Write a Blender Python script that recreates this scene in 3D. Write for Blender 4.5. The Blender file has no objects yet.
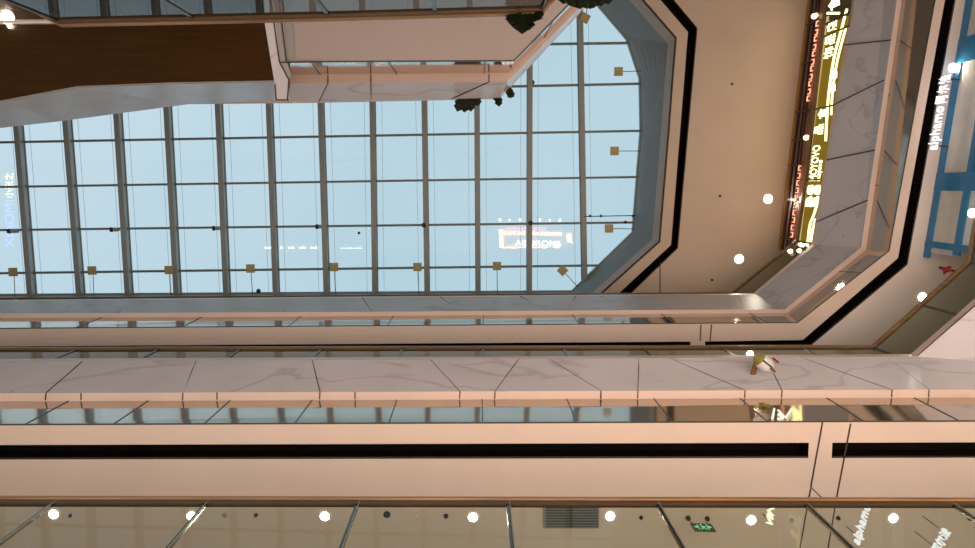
import bpy, math, random
from mathutils import Vector as V, Matrix
random.seed(7)
C = bpy.data.collections.new('mall_atrium'); bpy.context.scene.collection.children.link(C)
scene = bpy.context.scene
F = 704.0; CAM = V((0, 0, 1.6))
# ---------------------------------------------------------------- camera orientation (looking almost straight up)
up_c = V(((475-487.5)/F, -(187-274)/F, -1)).normalized()
x_c = V((1, .011, 0)); x_c = (x_c - up_c*x_c.dot(up_c)).normalized()
y_c = up_c.cross(x_c)
R = Matrix((x_c, y_c, up_c))            # camera -> world
cam_d = bpy.data.cameras.new('camera'); cam = bpy.data.objects.new('camera', cam_d); C.objects.link(cam)
cam.matrix_world = Matrix.Translation(CAM) @ R.to_4x4()
cam_d.sensor_width = 36; cam_d.lens = F/975*36; cam_d.clip_end = 300; cam_d.clip_start = .05
scene.camera = cam
scene.view_settings.view_transform = 'Standard'; scene.view_settings.look = 'None'
scene.view_settings.gamma = 1; scene.view_settings.exposure = 0

def W(px, py, h):
    """point on the horizontal plane h metres above the eye"""
    d = R @ V(((px-487.5)/F, -(py-274)/F, -1))
    p = d*(h/d.z)
    return V((p.x, p.y, h+CAM.z))
def WL(l, h): return [W(x, y, h) for x, y in l]
XL, XR, YB, YF = -37.0, 17.0, -15.0, 14.0
def ext0(l, x=XL):                       # carry the first segment on to x
    a, b = l[0], l[1]; t = (x-b.x)/(a.x-b.x); return [b+(a-b)*t]+l[1:]
def ext1(l, x=None, y=None):
    a, b = l[-1], l[-2]
    t = (x-b.x)/(a.x-b.x) if x is not None else (y-b.y)/(a.y-b.y)
    return l[:-1]+[b+(a-b)*t]
# ---------------------------------------------------------------- materials
def nmat(name):
    m = bpy.data.materials.new(name); m.use_nodes = True; nt = m.node_tree; nt.nodes.clear()
    o = nt.nodes.new('ShaderNodeOutputMaterial'); return m, nt, o
def pbr(name, col, rough=.5, metal=0, noise=.06, scale=3, spec=.5, coat=0):
    m, nt, o = nmat(name); N = nt.nodes; L = nt.links
    b = N.new('ShaderNodeBsdfPrincipled'); L.new(b.outputs[0], o.inputs[0])
    b.inputs['Roughness'].default_value = rough; b.inputs['Metallic'].default_value = metal
    b.inputs['Specular IOR Level'].default_value = spec; b.inputs['Coat Weight'].default_value = coat
    tc = N.new('ShaderNodeTexCoord'); nz = N.new('ShaderNodeTexNoise'); nz.inputs['Scale'].default_value = scale
    nz.inputs['Detail'].default_value = 4
    L.new(tc.outputs['Object'], nz.inputs['Vector'])
    r = N.new('ShaderNodeValToRGB'); L.new(nz.outputs['Fac'], r.inputs[0])
    r.color_ramp.elements[0].position = .3; r.color_ramp.elements[1].position = .7
    r.color_ramp.elements[0].color = (*[c*(1-noise) for c in col], 1)
    r.color_ramp.elements[1].color = (*[min(1, c*(1+noise)) for c in col], 1)
    L.new(r.outputs[0], b.inputs['Base Color'])
    return m
def emit(name, col, s):
    m, nt, o = nmat(name); e = nt.nodes.new('ShaderNodeEmission'); e.inputs[0].default_value = (*col, 1)
    e.inputs[1].default_value = s; nt.links.new(e.outputs[0], o.inputs[0]); return m
def glass(name, tint, f0, f1, gcol=(1, 1, 1), rough=0.0):
    """thin pane: tinted see-through plus a facing-dependent reflection"""
    m, nt, o = nmat(name); N = nt.nodes; L = nt.links
    t = N.new('ShaderNodeBsdfTransparent'); t.inputs[0].default_value = (*tint, 1)
    g = N.new('ShaderNodeBsdfGlossy'); g.inputs['Roughness'].default_value = rough; g.inputs[0].default_value = (*gcol, 1)
    lw = N.new('ShaderNodeLayerWeight'); lw.inputs[0].default_value = .5
    p = N.new('ShaderNodeMath'); p.operation = 'POWER'; p.inputs[1].default_value = 4; L.new(lw.outputs['Facing'], p.inputs[0])
    mr = N.new('ShaderNodeMapRange'); mr.inputs['To Min'].default_value = f0; mr.inputs['To Max'].default_value = f1
    L.new(p.outputs[0], mr.inputs[0])
    x = N.new('ShaderNodeMixShader'); L.new(mr.outputs[0], x.inputs[0]); L.new(t.outputs[0], x.inputs[1]); L.new(g.outputs[0], x.inputs[2])
    L.new(x.outputs[0], o.inputs[0]); return m
def marble(name, col, vein, rough=.12):
    m, nt, o = nmat(name); N = nt.nodes; L = nt.links
    b = N.new('ShaderNodeBsdfPrincipled'); L.new(b.outputs[0], o.inputs[0])
    b.inputs['Roughness'].default_value = rough; b.inputs['Specular IOR Level'].default_value = .6
    tc = N.new('ShaderNodeTexCoord'); mp = N.new('ShaderNodeMapping'); mp.inputs['Scale'].default_value = (.35, 1.1, 1); mp.inputs['Rotation'].default_value = (0, 0, .25)
    nz = N.new('ShaderNodeTexNoise'); nz.inputs['Scale'].default_value = .7; nz.inputs['Detail'].default_value = 3; nz.inputs['Distortion'].default_value = .6
    L.new(tc.outputs['Object'], mp.inputs[0]); L.new(mp.outputs[0], nz.inputs['Vector'])
    r = N.new('ShaderNodeValToRGB'); L.new(nz.outputs['Fac'], r.inputs[0]); e = r.color_ramp.elements
    e[0].position = .47; e[0].color = (*col, 1); e[1].position = .505; e[1].color = (*col, 1)
    k = e.new(.487); k.color = (*vein, 1)
    n2 = N.new('ShaderNodeTexNoise'); n2.inputs['Scale'].default_value = .8; L.new(tc.outputs['Object'], n2.inputs['Vector'])
    mr = N.new('ShaderNodeMapRange'); mr.inputs['To Min'].default_value = .86; mr.inputs['To Max'].default_value = 1.12; L.new(n2.outputs['Fac'], mr.inputs[0])
    mu = N.new('ShaderNodeVectorMath'); mu.operation = 'MULTIPLY'; L.new(r.outputs[0], mu.inputs[0]); L.new(mr.outputs[0], mu.inputs[1])
    L.new(mu.outputs[0], b.inputs['Base Color']); return m
def wood(name, col, rough=.3):
    m = pbr(name, col, rough, 0, .3, 2); nt = m.node_tree
    nz = [n for n in nt.nodes if n.type == 'TEX_NOISE'][0]; tc = [n for n in nt.nodes if n.type == 'TEX_COORD'][0]
    mp = nt.nodes.new('ShaderNodeMapping'); mp.inputs['Scale'].default_value = (.4, 9, 9)
    nt.links.new(tc.outputs['Object'], mp.inputs[0]); nt.links.new(mp.outputs[0], nz.inputs['Vector']); return m
M = dict(
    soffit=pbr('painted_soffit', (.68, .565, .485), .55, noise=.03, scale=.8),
    soffit_shaded=pbr('soffit_baked_shade', (.29, .25, .235), .5, noise=.03, scale=.8),  # darker copy of the soffit, weaker light on the opposite gallery put into its colour
    lip_shaded=pbr('panel_lip_baked_shade', (.40, .30, .25), .4, noise=.04, scale=1),  # lip copy with the same shade put into its colour
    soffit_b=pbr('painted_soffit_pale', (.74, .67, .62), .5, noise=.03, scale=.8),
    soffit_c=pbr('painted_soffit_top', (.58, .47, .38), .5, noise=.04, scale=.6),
    joint=pbr('joint_seal', (.05, .035, .03), .6),
    black=pbr('slot_black', (.004, .003, .003), .9),
    lip=pbr('panel_lip', (.80, .64, .55), .4, noise=.04, scale=1),
    marble=marble('marble_panel', (.68, .68, .73), (.54, .53, .57), .2),
    marble_c=marble('marble_panel_grey', (.46, .46, .48), (.37, .36, .37), .3),
    strip=pbr('mirror_glass', (.56, .49, .40), .07, .85, .03, 2),
    edge=pbr('glass_edge', (.05, .07, .06), .3),
    rail=wood('bronze_handrail', (.36, .20, .08), .28),
    rail_b=wood('bronze_handrail_dark', (.20, .12, .06), .3),
    steel=pbr('steel_post', (.16, .15, .13), .25, .9),
    glass=glass('balustrade_glass', (.65, .70, .62), .012, .22),
    glass_d=glass('balustrade_glass_darkened', (.30, .32, .31), .06, .35),  # darker copy of the balustrade glass, dimness at the view's top edge put into its tint
    sky_glass=glass('skylight_glass', (.93, .97, .98), .085, .5),
    beam=pbr('skylight_steel', (.36, .38, .36), .5, .1, .04, 2),
    transom=pbr('skylight_transom', (.22, .25, .25), .5, .1),
    shaft=pbr('shaft_cladding', (.28, .285, .27), .7, .1, .05, 2),
    channel=pbr('bronze_channel', (.085, .055, .03), .35),
    reveal=pbr('opening_reveal', (.55, .38, .28), .6),
    glazing=pbr('glazing_spacer', (.55, .62, .65), .5),
    shaft_line=pbr('shaft_groove', (.225, .23, .22), .6),
    brown=wood('brown_panel', (.032, .013, .001), .35),
    floor=pbr('floor_stone', (.45, .40, .35), .25, noise=.1, scale=1),
    wall=pbr('painted_wall', (.55, .48, .42), .7, noise=.05, scale=.5),
    lamp=emit('downlight_glow', (1, .93, .8), 22),
    white_trim=pbr('white_trim', (.75, .72, .66), .4),
    dark=pbr('dark_metal', (.03, .03, .03), .5),
    plate=pbr('ochre_plate', (.52, .42, .18), .5),
    grey_cyl=pbr('grey_housing', (.35, .36, .36), .4),
    leaf=pbr('leaf_green', (.006, .012, .005), .5, noise=.4, scale=8),
    soil=pbr('stem_brown', (.06, .035, .02), .8),
    gold=pbr('gold_trim', (.50, .27, .02), .35, .3, .1, 4),
    goldlit=emit('gold_lightbox', (.40, .23, .015), .8),
    neon=emit('warm_neon', (1, .78, .38), 4.5),
    letter=emit('warm_letter', (1, .83, .45), 5),
    redlit=emit('red_string_light', (1, .38, .22), 1.8),
    shopdark=pbr('shop_dark_frame', (.05, .02, .012), .4),
    shopglass=pbr('shop_window_grey', (.33, .24, .22), .15),
    blue=pbr('blue_lacquer', (.02, .20, .42), .35, noise=.08),
    bluedeep=pbr('blue_lacquer_bright', (.03, .36, .70), .3),
    pane=pbr('shop_pane_pale', (.66, .66, .60), .12),
    white_l=emit('white_letter', (1, .96, 1), 1.3),
    green=pbr('sign_green', (.03, .16, .06), .4),
    greenlit=emit('sign_lit', (.45, 1, .6), .9),
    vent=pbr('vent_grey', (.10, .10, .085), .5),
    ventslat=pbr('vent_slat', (.28, .28, .24), .4),
    white=pbr('ornament_white', (.75, .78, .78), .35),
    yellow=pbr('ornament_yellow', (.26, .24, .06), .4),
    orange=pbr('ornament_brown', (.22, .10, .04), .5),
    red=pbr('ornament_red', (.22, .012, .015), .4),
    kiosk=pbr('kiosk_cream', (.6, .5, .4), .4),
    kiosk_bulb=emit('kiosk_bulbs', (1, .42, .12), 17),
    kiosk_bulb2=emit('warm_spot', (1, .75, .4), 3),
    kiosk_red=emit('kiosk_red_band', (1, .20, .10), 4.5),
    kiosk_white=emit('kiosk_sign_white', (1, .92, .85), 12),
    bluelit=emit('blue_letters', (.06, .08, 1), 14),
    yellowlit=emit('yellow_letters', (1, .75, .15), 9),
)
# ---------------------------------------------------------------- mesh builder
class MB:
    def __init__(s): s.v = []; s.f = []; s.m = []; s.mats = []
    def mi(s, m):
        if m not in s.mats: s.mats.append(m)
        return s.mats.index(m)
    def poly(s, pts, m):
        k = len(s.v); s.v += [V(p) for p in pts]; s.f.append(tuple(range(k, k+len(pts)))); s.m.append(s.mi(m)); return s
    def loft(s, a, b, m, closed=False):
        n = len(a); k = len(s.v); s.v += list(a)+list(b); q = s.mi(m)
        for i in range(n if closed else n-1):
            j = (i+1) % n; s.f.append((k+i, k+j, k+n+j, k+n+i)); s.m.append(q)
        return s
    def hexa(s, c, m):                    # 8 corners: 4 bottom, 4 top
        k = len(s.v); s.v += [V(p) for p in c]; q = s.mi(m)
        for f in ((3, 2, 1, 0), (4, 5, 6, 7), (0, 1, 5, 4), (1, 2, 6, 5), (2, 3, 7, 6), (3, 0, 4, 7)):
            s.f.append(tuple(k+i for i in f)); s.m.append(q)
        return s
    def obox(s, c, ax, ay, az, m):        # centre and half vectors
        c = V(c); ax, ay, az = V(ax), V(ay), V(az)
        return s.hexa([c-ax-ay-az, c+ax-ay-az, c+ax+ay-az, c-ax+ay-az, c-ax-ay+az, c+ax-ay+az, c+ax+ay+az, c-ax+ay+az], m)
    def bar(s, p, q, w, h, m, up=V((0, 0, 1))):
        p, q = V(p), V(q); d = (q-p).normalized(); side = d.cross(up)
        if side.length < 1e-4: side = d.cross(V((1, 0, 0)))
        side.normalize(); u = side.cross(d).normalized()
        return s.obox((p+q)/2, (q-p)/2, side*w/2, u*h/2, m)
    def tube(s, pts, r, m, n=8, caps=True):
        rs = r if isinstance(r, (list, tuple)) else [r]*len(pts); k = len(s.v); q = s.mi(m); pts = [V(p) for p in pts]
        for i, p in enumerate(pts):
            d = (pts[min(i+1, len(pts)-1)]-pts[max(i-1, 0)]).normalized()
            a = d.cross(V((0, 0, 1)));  a = a if a.length > .01 else d.cross(V((1, 0, 0))); a.normalize(); b = d.cross(a)
            for j in range(n):
                t = 2*math.pi*j/n; s.v.append(p+(a*math.cos(t)+b*math.sin(t))*rs[i])
        for i in range(len(pts)-1):
            for j in range(n):
                s.f.append((k+i*n+j, k+i*n+(j+1) % n, k+(i+1)*n+(j+1) % n, k+(i+1)*n+j)); s.m.append(q)
        if caps:
            s.f.append(tuple(k+j for j in range(n))); s.m.append(q)
            s.f.append(tuple(k+(len(pts)-1)*n+j for j in range(n))); s.m.append(q)
        return s
    def sweep(s, pts, prof, m):           # mitred sweep of a profile (side, up) along a horizontal polyline
        k = len(s.v); q = s.mi(m); n = len(prof); pts = [V(p) for p in pts]; z = V((0, 0, 1))
        for i, p in enumerate(pts):
            d0 = (pts[i]-pts[i-1]).normalized() if i else (pts[1]-pts[0]).normalized()
            d1 = (pts[i+1]-pts[i]).normalized() if i < len(pts)-1 else d0
            s0 = d0.cross(z).normalized(); s1 = d1.cross(z).normalized(); a = (s0+s1).normalized(); a = a/max(.3, a.dot(s0))
            for (u, w) in prof: s.v.append(p+a*u+z*w)
        for i in range(len(pts)-1):
            for j in range(n):
                s.f.append((k+i*n+j, k+i*n+(j+1) % n, k+(i+1)*n+(j+1) % n, k+(i+1)*n+j)); s.m.append(q)
        s.f.append(tuple(k+j for j in range(n))); s.m.append(q)
        s.f.append(tuple(k+(len(pts)-1)*n+j for j in range(n))); s.m.append(q)
        return s
    def build(s, name, parent=None, smooth=False, label=None):
        me = bpy.data.meshes.new(name)
        loc = V(parent['_l']) if parent is not None else (V((sum(p.x for p in s.v), sum(p.y for p in s.v), sum(p.z for p in s.v)))/len(s.v))
        me.from_pydata([p-loc for p in s.v], [], s.f)
        for m in s.mats: me.materials.append(m)
        for p, i in zip(me.polygons, s.m): p.material_index = i; p.use_smooth = smooth
        me.update()
        o = bpy.data.objects.new(name, me); C.objects.link(o)
        if parent is not None: o.parent = parent
        else: o.location = loc
        o['_l'] = loc
        if label: o['label'] = label
        return o
def tag(o, label, cat, group=None, kind=None):
    o['label'] = label; o['category'] = cat
    if group: o['group'] = group
    if kind: o['kind'] = kind
    return o
def thing(name, loc, label, cat, group=None):
    o = bpy.data.objects.new(name, None); C.objects.link(o); o.location = loc; o['_l'] = V(loc); o.empty_display_size = .1
    return tag(o, label, cat, group)
def struct(o, label=None):
    o['kind'] = 'structure'
    if label: o['label'] = label
    return o
def sub(o, par):                          # make mesh o a sub-part of mesh par (both share the thing's origin)
    o.parent = par; return o
def lerp(a, b, t): return a+(b-a)*t
Z = V((0, 0, 1))
def text_pts(body):
    cu = bpy.data.curves.new('t', 'FONT'); cu.body = body; cu.resolution_u = 3
    ob = bpy.data.objects.new('t', cu); C.objects.link(ob)
    bpy.context.view_layer.update()
    me = bpy.data.meshes.new_from_object(ob.evaluated_get(bpy.context.evaluated_depsgraph_get()))
    vs = [v.co.copy() for v in me.vertices]; fs = [tuple(p.vertices) for p in me.polygons]
    bpy.data.objects.remove(ob); bpy.data.curves.remove(cu); bpy.data.meshes.remove(me)
    return vs, fs
def text(mb, body, p0, p1, upv, depth, m):
    """lettering whose baseline runs from p0 to p1, letter height vector upv, extruded by depth"""
    vs, fs = text_pts(body)
    if not vs: return mb
    x0 = min(v.x for v in vs); x1 = max(v.x for v in vs); y0 = min(v.y for v in vs); y1 = max(v.y for v in vs)
    n = (V(p1)-V(p0)).cross(upv).normalized()*depth; q = mb.mi(m); k = len(mb.v)
    for o in (V((0, 0, 0)), n):
        mb.v += [V(p0)+(V(p1)-V(p0))*((v.x-x0)/(x1-x0))+upv*((v.y-y0)/(y1-y0))+o for v in vs]
    nv = len(vs); ec = {}
    for f in fs:
        mb.f.append(tuple(k+i for i in f)); mb.m.append(q); mb.f.append(tuple(k+nv+i for i in reversed(f))); mb.m.append(q)
        for a, b in zip(f, f[1:]+f[:1]): ec[(min(a, b), max(a, b))] = ec.get((min(a, b), max(a, b)), 0)+1
    for (a, b), c in ec.items():
        if c == 1: mb.f.append((k+a, k+b, k+nv+b, k+nv+a)); mb.m.append(q)
    return mb

# ================================================================ LEVEL HEIGHTS (above the eye)
hRA, hCA, hGA = 9.8, 12.05, 13.37        # first gallery: handrail, ceiling, top of mirror strip
hMB, hRB, hCB, hGB = 14.5, 15.8, 17.8, 19.1
hMC, hRC, hCC, hREV, hSKY = 20.3, 22.0, 24.3, 25.3, 28.0

def railpoly(l, h, ex=True): return WL(l, h)
# ================================================================ CEILING A (bottom of the picture)
edgeA = ext1(ext0(WL([(-80, 425), (0, 424.6), (975, 421), (1060, 420.8)], hCA)), x=XR)
slA_in = ext1(ext0(WL([(-80, 445.2), (0, 445), (975, 442.3), (1060, 442)], hCA)), x=XR)
slA_out = ext1(ext0(WL([(-80, 458.6), (0, 458.4), (975, 456.6), (1060, 456.4)], hCA)), x=XR)
def at_x(poly, x):
    for a, b in zip(poly, poly[1:]):
        if (a.x-x)*(b.x-x) <= 0 and a.x != b.x: return a+(b-a)*((x-a.x)/(b.x-a.x))
    return poly[-1]
def slot_thing(inn, out, label, deep=.35, name='air_slot'):
    """dark linear opening recessed into the ceiling, polylines of its two long edges"""
    c = lerp(inn[0], inn[-1], .5)
    root = thing(name, (c.x, c.y, c.z), label, 'air slot', None)
    b = MB(); u = Z*deep
    b.loft(inn, [p+u for p in inn], M['black']); b.loft(out, [p+u for p in out], M['black']); b.loft([p+u for p in inn], [p+u for p in out], M['black'])
    b.poly([inn[0], out[0], out[0]+u, inn[0]+u], M['black']); b.poly([inn[-1], out[-1], out[-1]+u, inn[-1]+u], M['black'])
    b.build('recess', root)
    f = MB(); pr = [(-.018, -.006), (.018, -.006), (.018, .02), (-.018, .02)]
    f.sweep(out, pr, M['steel']); f.build('frame', root)
    return root
def x_at(px, py, h): return W(px, py, h).x
gapA = [x_at(808.5, 451, hCA), x_at(832, 451, hCA)]
m = MB(); m.loft(edgeA, slA_in, M['soffit'])
outA = [V((p.x, YF, p.z)) for p in slA_out]; m.loft(slA_out, outA, M['soffit'])
m.poly([at_x(slA_in, gapA[0]), at_x(slA_in, gapA[1]), at_x(slA_out, gapA[1]), at_x(slA_out, gapA[0])], M['soffit'])
def seg(mb, p, q, w=.03, mat=None, t=.008):   # dark joint, a hair proud of the panel underside
    mb.bar(V(p)-Z*.002, V(q)-Z*.002, w, t, mat or M['joint'])
for x0, y0, x1, y1 in ((822.5, 420.5, 810.7, 487), (810.7, 487, 809, 497), (850.6, 422, 836.7, 497)):
    seg(m, W(x0, y0+1.5, hCA), W(x1, y1, hCA), .028)
seg(m, W(810.7, 487, hCA), W(824, 500, hCA), .02)
seg(m, W(809, 497, hCA), W(800, 548, hCA), .02); seg(m, W(836.7, 497, hCA), W(828, 548, hCA), .02)
struct(m.build('ceiling'), 'pinkish beige soffit panels under the nearest gallery with a long black slot')
for lo, hi, lab in ((None, gapA[0], 'long black linear slot in the nearest beige soffit, left of the panel joint'),
                    (gapA[1], None, 'short black linear slot in the nearest beige soffit, right of the panel joint')):
    def cut(pl):
        a = pl[0] if lo is None else at_x(pl, lo); b = pl[-1] if hi is None else at_x(pl, hi)
        mid = [p for p in pl[1:-1] if a.x+.01 < p.x < b.x-.01]; return [a]+mid+[b]
    ci = cut(slA_in); cx = [p.x for p in ci]; slot_thing(ci, [at_x(slA_out, x) for x in cx], lab)
# mirror glass strip A + marble skirt B (bottom side)
def proj(p, a, c):
    d = V((c.x-a.x, c.y-a.y)); t = max(0, min(1, ((p.x-a.x)*d.x+(p.y-a.y)*d.y)/d.dot(d))); return lerp(a, c, t)
def strip(bot, top, name, label, joints=1.9, mat=None, xs=None):
    b = MB(); b.loft(bot, top, mat or M['strip'])
    for si, (a, c, a2, c2) in enumerate(zip(bot, bot[1:], top, top[1:])):
        L = (c-a).length; n = max(1, int(L/joints))
        nrm = (c-a).cross(Z).normalized(); mid = (a+c)/2
        if nrm.dot(V((0, 0, 0))-V((mid.x, mid.y, 0))) < 0: nrm = -nrm
        ps = [at_x(bot, x) for x in xs] if xs else [lerp(a, c, i/n-.3/n) for i in range(1, n+1)]
        if xs and si: break
        for p in ps:
            q_ = V((at_x(top, p.x))) if xs else proj(p, a2, c2)
            b.bar(p+nrm*.004, q_+nrm*.004, .022, .012, M['edge'], up=nrm)
    b.sweep(bot, [(-.012, -.008), (.012, -.008), (.012, .012), (-.012, .012)], M['edge'])
    return struct(b.build(name), label)
gA_top = ext1(ext0(WL([(-80, 401.8), (0, 401.5), (975, 397.6), (1060, 397.2)], hGA)), x=XR)
strip(edgeA, gA_top, 'trim_1', 'reflective glass band above the nearest soffit, between it and the marble', xs=[x_at(68-85*k, 401.5, hGA) for k in (1, 2, 3, 4, 5, 6)]+[x_at(q_, 400, hGA) for q_ in (68, 148, 230, 312, 397, 482, 567, 654, 740, 827, 914, 1001, 1090)])
mB_out = ext1(ext0(WL([(-80, 393.5), (0, 393.3), (975, 389.5), (1060, 389)], hGA+.03)), x=XR)
mB_in = ext0(WL([(-80, 361.8), (0, 361.2), (487, 359), (916.6, 356.4), (961.7, 318.3), (1010, 275), (1055, 0), (1062, -40)], hMB)); mB_in = ext1(mB_in, y=YB)
def at_px(poly_in, h, px, py): return W(px, py, h)
m = MB(); m.loft(gA_top, mB_out, M['lip'])
# marble underside as one big skewed sheet: straight part, then the wide corner beyond x=916
q = M['marble']
k = mB_in; A = mB_out
def ox(x): return at_x(A, x)
m.poly([k[0], k[1], ox(k[1].x), ox(k[0].x)], q); m.poly([k[1], k[2], ox(k[2].x), ox(k[1].x)], q); m.poly([k[2], k[3], ox(k[3].x), ox(k[2].x)], q)
xr = V((XR, mB_out[-1].y, mB_out[-1].z))
m.poly([k[3], k[4], ox(XR-.01), ox(k[3].x)], q)
m.poly([k[4], k[5], V((XR, k[5].y, k[5].z)), ox(XR-.01)], q)
m.poly([k[5], k[6], k[7], V((XR, YB, k[5].z)), V((XR, k[5].y, k[5].z))], q)
def mj(mb, pin, pmid, pout):             # joint across the marble, then a short tick over the lip
    a = W(*pin, hMB); b = W(*pmid, hGA+.03); seg(mb, a, b, .022)
    if pout: seg(mb, b, W(*pout, hGA), .022)
for pin, pmid in (((83, 361), (46, 393)), ((196, 360.5), (183, 393)), ((312, 360), (320, 392)), ((430, 359.5), (460, 391.7)),
                  ((519, 359), (495, 391.6)), ((549, 359), (601, 391.2)), ((639, 358.5), (638, 391)), ((669, 358.3), (745, 390.6)),
                  ((766, 358), (782, 390.4)), ((800, 357.5), (892, 390)), ((886, 357), (929, 390)), ((-30, 361.5), (-80, 393.5))):
    mj(m, pin, pmid, (pmid[0]-.5, pmid[1]+7.3))
for px in (81, 217, 355, 601): seg(m, W(px, 392.2-(px*.0038)+1, hGA+.03), W(px, 399.5-(px*.003)+1, hGA), .022)
seg(m, lerp(k[4], k[3], .98), lerp(k[4], k[5], .9), .02)
struct(m.build('trim_2'), 'grey veined marble skirt panels with pinkish lower lip under the second gallery')
# gallery floors (top surfaces)
def slab(name, inner, h, label):
    b = MB(); z = h+CAM.z+.25
    inn = [V((p.x, p.y, z)) for p in inner]; out = []
    for p in inn: out.append(V((p.x, YF, z)) if p.y > 0 and p.x < 12 else V((XR, p.y, z)))
    b.loft(inn, out, M['floor']); b.loft([V(p) for p in inner], inn, M['lip']); return struct(b.build(name), label)

# ================================================================ BALUSTRADES
RAILPROF = [(-.055, -.035), (-.035, -.05), (.035, -.05), (.055, -.035), (.055, .02), (.03, .035), (-.03, .035), (-.055, .02)]
def balustrade(pl, hbot, pitch, label, posts, railm, gmat='glass', gap=.02, first=0.0, sc=1.0, postw=.05, anchors=None):
    base = V((pl[0].x+(pl[1].x-pl[0].x)*.5, pl[0].y, hbot+CAM.z))
    root = thing('glass_balustrade', base, label, 'balustrade', None)
    hr = MB().sweep(pl, [(a*sc, b*sc) for a, b in RAILPROF], railm).build('handrail', root)
    if posts: MB().sweep(pl, [(-.035, -.14), (.035, -.14), (.035, -.045), (-.035, -.045)], M['channel']).build('glass_clamp', hr, label='dark bronze clamp under the handrail')
    zb = hbot+CAM.z
    for si, (a, b) in enumerate(zip(pl, pl[1:])):
        L = (b-a).length; d = (b-a)/L; nrm = d.cross(Z).normalized()
        if anchors and si == 0 or (anchors and si == anchors[2]):
            t0, step = anchors[0], anchors[1]; ts = []; x = t0
            s = (x-a.x)/d.x
            while s > 0: s -= step
            s += step
            while s < L: ts.append(s); s += step
        else:
            n = max(1, round(L/pitch)); ts = [L*i/n for i in range(1, n)]
        ts = [0]+[t for t in ts if .3 < t < L-.3]+[L]
        for i in range(len(ts)-1):
            p = a+d*(ts[i]+gap/2); qv = a+d*(ts[i+1]-gap/2); t = nrm*.006
            p0 = V((p.x, p.y, zb)); q0 = V((qv.x, qv.y, zb)); u = Z*(a.z-zb-.045)
            MB().poly([p0, q0, q0+u, p0+u], M[gmat]).build('glass_panel', root)
            if i or si:
                c = a+d*ts[i]; c0 = V((c.x, c.y, zb)); c1 = V((c.x, c.y, a.z-.045))
                pm = MB(); pm.bar(c0, c1, postw, .03, M['steel'] if posts else M['edge'], up=nrm)
                if posts: pm.bar(c0+nrm*.03+d*.02, c1+nrm*.03+d*.02, .014, .012, M['ventslat'], up=nrm)
                pm.build('post', root)
    return root
railA = ext1(ext0(WL([(-80, 500.5), (0, 500.8), (975, 501.2), (1060, 501.5)], hRA), -12.), x=12.)
railA = [railA[0], railA[-1]]
balustrade(railA, hRA-1.6, 2.07, 'nearest clear glass balustrade with thick bronze handrail and steel posts', True, M['rail'],
           anchors=(W(359, 503, hRA).x, (W(813, 503, hRA).x-W(69, 503, hRA).x)/5, 0), sc=1.05, postw=.06)
railB = ext1(ext0(WL([(-80, 349.8), (873, 347.3), (969, 262), (1012, 0)], hRB), -24.), y=-12)
balustrade(railB, hMB+.1, 1.8, 'glass balustrade of the second gallery, bronze handrail turning at the right corner', False, M['rail_b'],
           anchors=(W(483, 349, hRB).x, W(563, 349, hRB).x-W(483, 349, hRB).x, 0), sc=1.0, postw=.05)
railC = ext1(ext0(WL([(-80, 299.6), (731.6, 293.6), (797, 241), (806, 180), (825, 10)], hRC), -30.), y=-13)
balustrade(railC, hMC+.1, 2.3, 'glass balustrade of the third gallery, beneath the skylight and yellow shop front', False, M['rail_b'], sc=.9)

# ================================================================ CEILING B
edgeB = ext1(ext0(WL([(-80, 329), (0, 328.3), (320, 326), (797.5, 322.5), (889, 251), (935, 0)], hCB)), y=YB)
gB_top = ext1(ext0(WL([(-80, 318.4), (0, 318), (320, 316.5), (787, 313), (866, 250), (902, 0)], hGB)), y=YB)
strip(edgeB, gB_top, 'trim_3', 'reflective glass band under the third gallery skirt', 2.4)
mC_out = ext1(ext0(WL([(-80, 314.5), (0, 313.5), (320, 312), (785, 309.3), (861, 247.5), (897, 0)], hGB+.05)), y=YB)
mC_in = ext1(ext0(WL([(-80, 301.5), (0, 301), (320, 298), (756, 294.5), (815, 245), (854, 10)], hMC)), y=YB)
m = MB(); m.loft(gB_top, mC_out, M['lip']); m.loft(mC_out, mC_in, M['marble_c'])
def mjc(pin, pout, tick=True):
    a = W(*pin, hMC); b = W(*pout, hGB+.05); seg(m, a, b, .03)
for pin, pout in (((131, 300.5), (118, 313)), ((208, 300), (202, 313)), ((286, 299), (284, 312.5)), ((362, 297.6), (372, 312)),
                  ((440, 297), (459, 311.8)), ((520, 296.4), (546, 311.3)), ((576, 296), (568, 311)), ((599, 296), (634, 310.8)),
                  ((656, 295.5), (656, 310.6)), ((738, 294.8), (745, 310)), ((55, 301), (30, 314)), ((770, 287), (830, 277)),
                  ((816, 222), (868, 200)), ((826, 160), (875, 150)), ((833, 105), (884, 80)), ((843, 45), (891, 40))):
    mjc(pin, pout)
struct(m.build('trim_4'), 'grey veined marble skirt under the third gallery, wide at the right side')
sB_in = WL([(-80, 347), (690.5, 341.6)], hCB); sB_out = WL([(-80, 350.6), (690.5, 345.3)], hCB)
sB_in = ext0(sB_in); sB_out = ext0(sB_out)
sB2_in = ext1(WL([(705, 341.5), (802.7, 340), (898, 258), (945, 0)], hCB), y=YB)
sB2_out = ext1(WL([(705, 345.2), (811, 344.6), (906.7, 264.5), (954.8, 0)], hCB), y=YB)
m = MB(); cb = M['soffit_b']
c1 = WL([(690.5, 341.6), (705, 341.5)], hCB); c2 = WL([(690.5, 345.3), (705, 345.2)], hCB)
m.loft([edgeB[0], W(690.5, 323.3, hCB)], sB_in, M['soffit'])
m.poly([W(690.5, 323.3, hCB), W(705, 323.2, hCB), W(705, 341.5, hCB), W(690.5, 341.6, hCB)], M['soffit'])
m.poly([W(690.5, 345.3, hCB), W(690.5, 341.6, hCB), W(705, 341.5, hCB), W(705, 345.2, hCB)], M['soffit'])
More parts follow.
